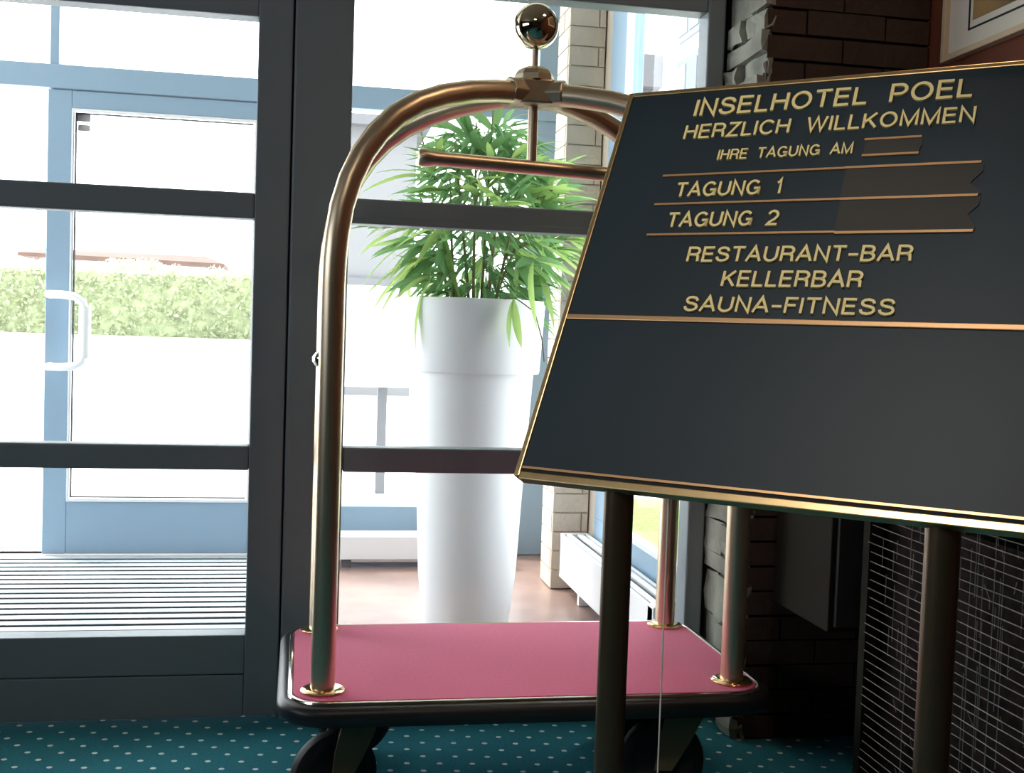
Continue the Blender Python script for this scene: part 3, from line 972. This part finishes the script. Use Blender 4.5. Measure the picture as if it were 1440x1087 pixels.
GLYPH = {
    'I': (0.14, [[(0.07, 0), (0.07, 1)]]),
    'N': (0.80, [[(0.07, 0), (0.07, 1), (0.73, 0), (0.73, 1)]]),
    'S': (0.78, [[(0.70, 0.70), (0.67, 0.82), (0.58, 0.91), (0.40, 0.955), (0.22, 0.92), (0.12, 0.82), (0.11, 0.70), (0.18, 0.60), (0.32, 0.545), (0.50, 0.505), (0.65, 0.445), (0.72, 0.33), (0.71, 0.20), (0.60, 0.09), (0.40, 0.045), (0.19, 0.09), (0.09, 0.19), (0.06, 0.32)]]),
    'E': (0.70, [[(0.68, 0.04), (0.07, 0.04), (0.07, 0.96), (0.67, 0.96)], [(0.07, 0.52), (0.63, 0.52)]]),
    'F': (0.66, [[(0.07, 0), (0.07, 0.96), (0.66, 0.96)], [(0.07, 0.51), (0.58, 0.51)]]),
    'L': (0.62, [[(0.07, 1), (0.07, 0.04), (0.62, 0.04)]]),
    'H': (0.80, [[(0.07, 0), (0.07, 1)], [(0.73, 0), (0.73, 1)], [(0.07, 0.53), (0.73, 0.53)]]),
    'O': (0.94, [arc(0.47, 0.5, 0.40, 0.46, 0, 360, 28)]),
    'T': (0.74, [[(0.0, 0.96), (0.74, 0.96)], [(0.37, 0.96), (0.37, 0)]]),
    'P': (0.74, [[(0.07, 0), (0.07, 0.96), (0.42, 0.96)] + arc(0.42, 0.70, 0.26, 0.26, 90, -90, 10) + [(0.07, 0.44)]]),
    'R': (0.78, [[(0.07, 0), (0.07, 0.96), (0.45, 0.96)] + arc(0.45, 0.72, 0.26, 0.24, 90, -90, 10) + [(0.07, 0.48)], [(0.50, 0.48), (0.66, 0.38), (0.70, 0.0)]]),
    'B': (0.76, [[(0.40, 0.52), (0.07, 0.52), (0.07, 0.96), (0.42, 0.96)] + arc(0.42, 0.74, 0.24, 0.22, 90, -90, 8) + arc(0.43, 0.28, 0.27, 0.24, 90, -90, 8) + [(0.07, 0.04), (0.07, 0.52)]]),
    'Z': (0.72, [[(0.04, 0.96), (0.68, 0.96), (0.04, 0.04), (0.70, 0.04)]]),
    'C': (0.86, [arc(0.47, 0.5, 0.40, 0.46, 38, 322, 22)]),
    'G': (0.90, [arc(0.47, 0.5, 0.40, 0.46, 40, 345, 22) + [(0.84, 0.02)], [(0.84, 0.44), (0.50, 0.44)], [(0.84, 0.46), (0.84, 0.02)]]),
    'W': (1.14, [[(0.03, 1), (0.30, 0), (0.57, 0.97), (0.84, 0), (1.11, 1)]]),
    'K': (0.78, [[(0.07, 0), (0.07, 1)], [(0.72, 1), (0.07, 0.36)], [(0.30, 0.60), (0.75, 0)]]),
    'M': (0.96, [[(0.07, 0), (0.07, 1), (0.48, 0.04), (0.89, 1), (0.89, 0)]]),
    'A': (0.84, [[(0.02, 0), (0.42, 1), (0.82, 0)], [(0.17, 0.34), (0.67, 0.34)]]),
    'U': (0.82, [[(0.07, 1), (0.07, 0.36)] + arc(0.41, 0.36, 0.34, 0.32, 180, 360, 14) + [(0.75, 1)]]),
    '1': (0.50, [[(0.12, 0.76), (0.26, 0.82), (0.34, 1), (0.34, 0)]]),
    '2': (0.74, [arc(0.37, 0.68, 0.29, 0.28, 165, -20, 12) + [(0.50, 0.40), (0.20, 0.20), (0.08, 0.04), (0.70, 0.04)]]),
    '-': (0.52, [[(0.0, 0.42), (0.52, 0.42)]]),
}


def stroke(bm, pts, w, P):
    """flat ribbon of width w along pts with mitred joints, then made solid by the caller"""
    pts = [p for i, p in enumerate(pts) if i == 0 or abs(p[0] - pts[i - 1][0]) + abs(p[1] - pts[i - 1][1]) > 0.012]
    n = len(pts)
    closed = abs(pts[0][0] - pts[-1][0]) + abs(pts[0][1] - pts[-1][1]) < 1e-4
    if closed:
        pts = pts[:-1]; n -= 1
    L, R_ = [], []
    for i in range(n):
        p = Vector(pts[i])
        a = Vector(pts[i - 1]) if (i > 0 or closed) else None
        b = Vector(pts[(i + 1) % n]) if (i < n - 1 or closed) else None
        d1 = (p - a).normalized() if a is not None else None
        d2 = (b - p).normalized() if b is not None else None
        if d1 is None: d1 = d2
        if d2 is None: d2 = d1
        n1 = Vector((-d1.y, d1.x)); n2 = Vector((-d2.y, d2.x))
        nn = n1 + n2
        if nn.length < 0.2:
            nn = n1
        nn.normalize()
        k = min(w / 2 / max(0.25, nn.dot(n1)), w * 1.25)
        L.append(p + nn * k); R_.append(p - nn * k)
    layers = []
    for dn in (-0.0025, 0.0012):
        layers.append(([bm.verts.new(P(q, dn)) for q in L], [bm.verts.new(P(q, dn)) for q in R_]))
    (l0, r0_), (l1, r1_) = layers
    rng = range(n if closed else n - 1)
    for i in rng:
        j = (i + 1) % n
        bm.faces.new((l1[i], l1[j], r1_[j], r1_[i]))
        bm.faces.new((l0[i], l1[i], l1[j], l0[j]))
        bm.faces.new((r0_[i], r0_[j], r1_[j], r1_[i]))
        bm.faces.new((l0[i], l0[j], r0_[j], r0_[i]))
    if not closed:
        bm.faces.new((l0[0], r0_[0], r1_[0], l1[0]))
        bm.faces.new((l0[-1], l1[-1], r1_[-1], r0_[-1]))


def lettering(txt, u0, u1, v0, v1, w=0.115):
    gap, space = 0.16, 0.42
    adv = [space if c == ' ' else GLYPH[c][0] + gap for c in txt]
    tot = sum(adv) - gap
    sx, sy = (u1 - u0) / tot, v1 - v0
    x = 0.0
    ar = sx / sy
    for c, a in zip(txt, adv):
        if c != ' ':
            bm = bmesh.new()

            def P(q, dn, x=x):
                return B0 + U * (u0 + x * sx + q[0] * sy) + V * (v0 + q[1] * sy) + N_ * dn
            for pl_ in GLYPH[c][1]:
                stroke(bm, [(px_ * ar, py_ * (1 - w * .0)) for px_, py_ in pl_], w, P)
            bmesh.ops.recalc_face_normals(bm, faces=bm.faces)
            obj('letter', bm, 'letter', panel)
        x += a


lettering('INSELHOTEL  POEL', 0.1255, 0.5365, 0.630, 0.662, 0.15)
lettering('HERZLICH  WILLKOMMEN', 0.1185, 0.5455, 0.5855, 0.6115, 0.145)
lettering('IHRE  TAGUNG  AM', 0.1840, 0.3865, 0.5415, 0.5600, 0.145)
lettering('TAGUNG  1', 0.1317, 0.2965, 0.4755, 0.5005, 0.155)
lettering('TAGUNG  2', 0.1312, 0.3010, 0.4205, 0.4455, 0.155)
lettering('RESTAURANT-BAR', 0.1770, 0.4940, 0.3590, 0.3835, 0.155)
lettering('KELLERBAR', 0.2390, 0.4355, 0.3175, 0.3425, 0.155)
lettering('SAUNA-FITNESS', 0.1920, 0.4835, 0.2755, 0.2995, 0.155)


def rule(u0, u1, v, h=0.0017):
    obj('rule_line', bb(u0, u1, v - h, v + h, -0.003, 0.0004), 'copper', panel)


rule(0.1015, 0.380, 0.5165)
rule(0.380, 0.5622, 0.5170, 0.0020)
rule(0.1012, 0.383, 0.4630)
rule(0.383, 0.5640, 0.4628, 0.0020)
rule(0.1022, 0.3842, 0.4075)
rule(0.3842, 0.5645, 0.4062, 0.0020)
rule(0.4005, 0.4785, 0.5655, 0.0018)
rule(0.4010, 0.4785, 0.5372, 0.0018)


def strip(outline, n1):
    bm = bmesh.new()
    a = [bm.verts.new(B0 + U * u + V * v + N_ * -0.003) for u, v in outline]
    b = [bm.verts.new(B0 + U * u + V * v + N_ * n1) for u, v in outline]
    bm.faces.new(a); bm.faces.new(b[::-1])
    for i in range(len(a)):
        bm.faces.new((a[i], a[(i + 1) % len(a)], b[(i + 1) % len(a)], b[i]))
    bmesh.ops.recalc_face_normals(bm, faces=bm.faces)
    obj('name_strip', bm, 'strip', panel)


strip([(0.382, 0.5155), (0.382, 0.465), (0.567, 0.465), (0.5665, 0.470), (0.552, 0.483), (0.5535, 0.4865), (0.566, 0.503), (0.5655, 0.5155)], -0.0013)
strip([(0.3835, 0.461), (0.3835, 0.408), (0.566, 0.408), (0.566, 0.4135), (0.5545, 0.432), (0.5555, 0.4345), (0.567, 0.448), (0.567, 0.461)], -0.0013)
strip([(0.402, 0.5645), (0.402, 0.5385), (0.4775, 0.5385), (0.4785, 0.5455), (0.481, 0.5525), (0.4795, 0.5645)], -0.0013)

# legs with feet and a cross rod
for lu in legu:
    top = B0 + U * lu + V * 0.05 - N_ * 0.045
    p = Vector((top.x, top.y, 0))
    top2 = B0 + U * lu - N_ * 0.03
    lg = obj('leg', tube([(top2.x, top2.y, 0.008), (top2.x, top2.y, B0.z + 0.006)], 0.0205, n=28), 'legm', sign, smooth=True)
    ft = [Vector((top2.x, top2.y, 0.011)) + Bk * s for s in (-0.17, 0.17)]
    obj('foot', tube(ft, 0.011, n=8), 'legm', lg, smooth=True)
obj('clamp_plate', bb(0.10, WB - 0.10, 0.002, 0.06, -0.030, -0.017), 'legm', sign, bevel=0.002)
top2 = B0 - N_ * 0.03
obj('cross_rod', tube([Vector((top2.x, top2.y, 0.06)) + U * legu[0], Vector((top2.x, top2.y, 0.06)) + U * legu[1]], 0.010, n=10), 'legm', sign, smooth=True)

# thin pale cord hanging from the board to the floor
cu = 0.233
ct = B0 + U * cu - N_ * 0.012
cd = obj('hanging_cord', tube([(ct.x, ct.y, 0.002), (ct.x + .0006, ct.y, 0.4), (ct.x, ct.y, B0.z - 0.003)], 0.0011, n=6), 'cord')
tag(cd, 'thin pale cord hanging from the bottom edge of the welcome board to the carpet', 'cord')

# ================================================================== WIRE MESH CABINET ON THE RIGHT
XM = 1.33
mc = thing('mesh_cabinet', 'low near-black cabinet with pale wire mesh side on the right', 'cabinet', (1.5, 2.0, 0))
obj('carcass', box(XM + 0.045, XW - 0.01, 0.9, 2.50, 0.0, 0.70), 'core', mc)
obj('top_board', box(XM - 0.005, XW - 0.01, 0.9, 2.51, 0.735, 0.765), 'cab', mc, bevel=0.004)
obj('end_post', box(XM - 0.004, XM + 0.03, 2.475, 2.505, 0.0, 0.735), 'olive', mc)
obj('end_panel', box(XM + 0.03, XW - 0.01, 2.50, 2.515, 0.0, 0.735), 'olive', mc)
bm = bmesh.new()
z = 0.02
k = 0
while z < 0.735:
    ph = random.uniform(0, 6)
    pts = [(XM + 0.004 * math.sin(ph + 5 * yy), yy, z - 0.006 * math.sin((yy - 0.9) / 1.6 * PI) + 0.0015 * math.sin(ph + 9 * yy)) for yy in [0.92 + 1.56 * i / 22 for i in range(23)]]
    tube(pts, 0.0013, bm, n=4)
    z += 0.0215
    k += 1
wh_ = obj('horizontal_wires', bm, 'mesh', mc)
wh_['kind'] = 'stuff'
bm = bmesh.new()
for i in range(150):
    yy = random.uniform(1.0, 2.44)
    zt = random.uniform(0.42, 0.73)
    zl = zt - random.choice((0.021, 0.043, 0.065, 0.13, 0.26))
    x = XM + random.uniform(0, 0.004)
    tube([(x, yy, zl), (x, yy, zt)], 0.0009, bm, n=4)
for i in range(130):
    yy = random.uniform(1.0, 2.4); zt = random.uniform(0.08, 0.72)
    tube([(XM + 0.02, yy, zt), (XM + 0.025, yy + random.uniform(-.02, .02), zt - random.uniform(.01, .03))], 0.0011, bm, n=4)
for yy in (2.135, 1.99, 1.85, 1.7, 1.5, 1.3, 2.3):
    tube([(XM + 0.002, yy, 0.02), (XM + 0.002, yy, 0.735)], 0.0012, bm, n=4)
wv_ = obj('vertical_wires', bm, 'mesh', mc)
wv_['kind'] = 'stuff'

oc_ = thing('corner_chest', 'dark olive hanging cupboard in the corner beside the mesh cabinet', 'cupboard', (1.45, 2.7, 0.38))
obj('body', box(1.272, XW - 0.005, 2.56, YB - 0.012, 0.385, 0.80), 'olive', oc_, bevel=0.003)
obj('door_edge', box(1.285, XW - 0.01, 2.545, 2.559, 0.40, 0.79), 'cab', oc_, bevel=0.002)

# ================================================================== FRAMED PICTURE, top right
pf = thing('framed_picture', 'pale framed picture with cream mount hanging on the rust-brown wall', 'picture', (XW, 2.4, 2.1))
py0, py1, pz0, pz1 = 1.85, 2.80, 1.835, 2.60
fw2 = 0.016
obj('frame_side', box(XW - 0.028, XW - 0.001, py1 - fw2, py1, pz0, pz1), 'framew', pf, bevel=0.002)
obj('frame_side', box(XW - 0.028, XW - 0.001, py0, py0 + fw2, pz0, pz1), 'framew', pf, bevel=0.002)
obj('frame_side', box(XW - 0.028, XW - 0.001, py0 + fw2, py1 - fw2, pz0, pz0 + fw2), 'framew', pf, bevel=0.002)
obj('frame_side', box(XW - 0.028, XW - 0.001, py0 + fw2, py1 - fw2, pz1 - fw2, pz1), 'framew', pf, bevel=0.002)
obj('mount', box(XW - 0.014, XW - 0.001, py0 + fw2, py1 - fw2, pz0 + fw2, pz1 - fw2), 'matw', pf)
iy, iz = 0.105, 0.060
bm = box(XW - 0.0155, XW - 0.0135, py0 + iy, py1 - iy, pz0 + iz, pz0 + iz + 0.005)
box(XW - 0.0155, XW - 0.0135, py0 + iy, py1 - iy, pz1 - iz - .005, pz1 - iz, bm)
box(XW - 0.0155, XW - 0.0135, py0 + iy, py0 + iy + .005, pz0 + iz, pz1 - iz, bm)
box(XW - 0.0155, XW - 0.0135, py1 - iy - .006, py1 - iy, pz0 + iz, pz1 - iz, bm)
obj('mount_line', bm, 'ink', pf)
obj('print', box(XW - 0.0150, XW - 0.0138, py0 + iy + .015, py1 - iy - .018, pz0 + iz + 0.022, pz1 - iz - 0.02), 'art', pf)
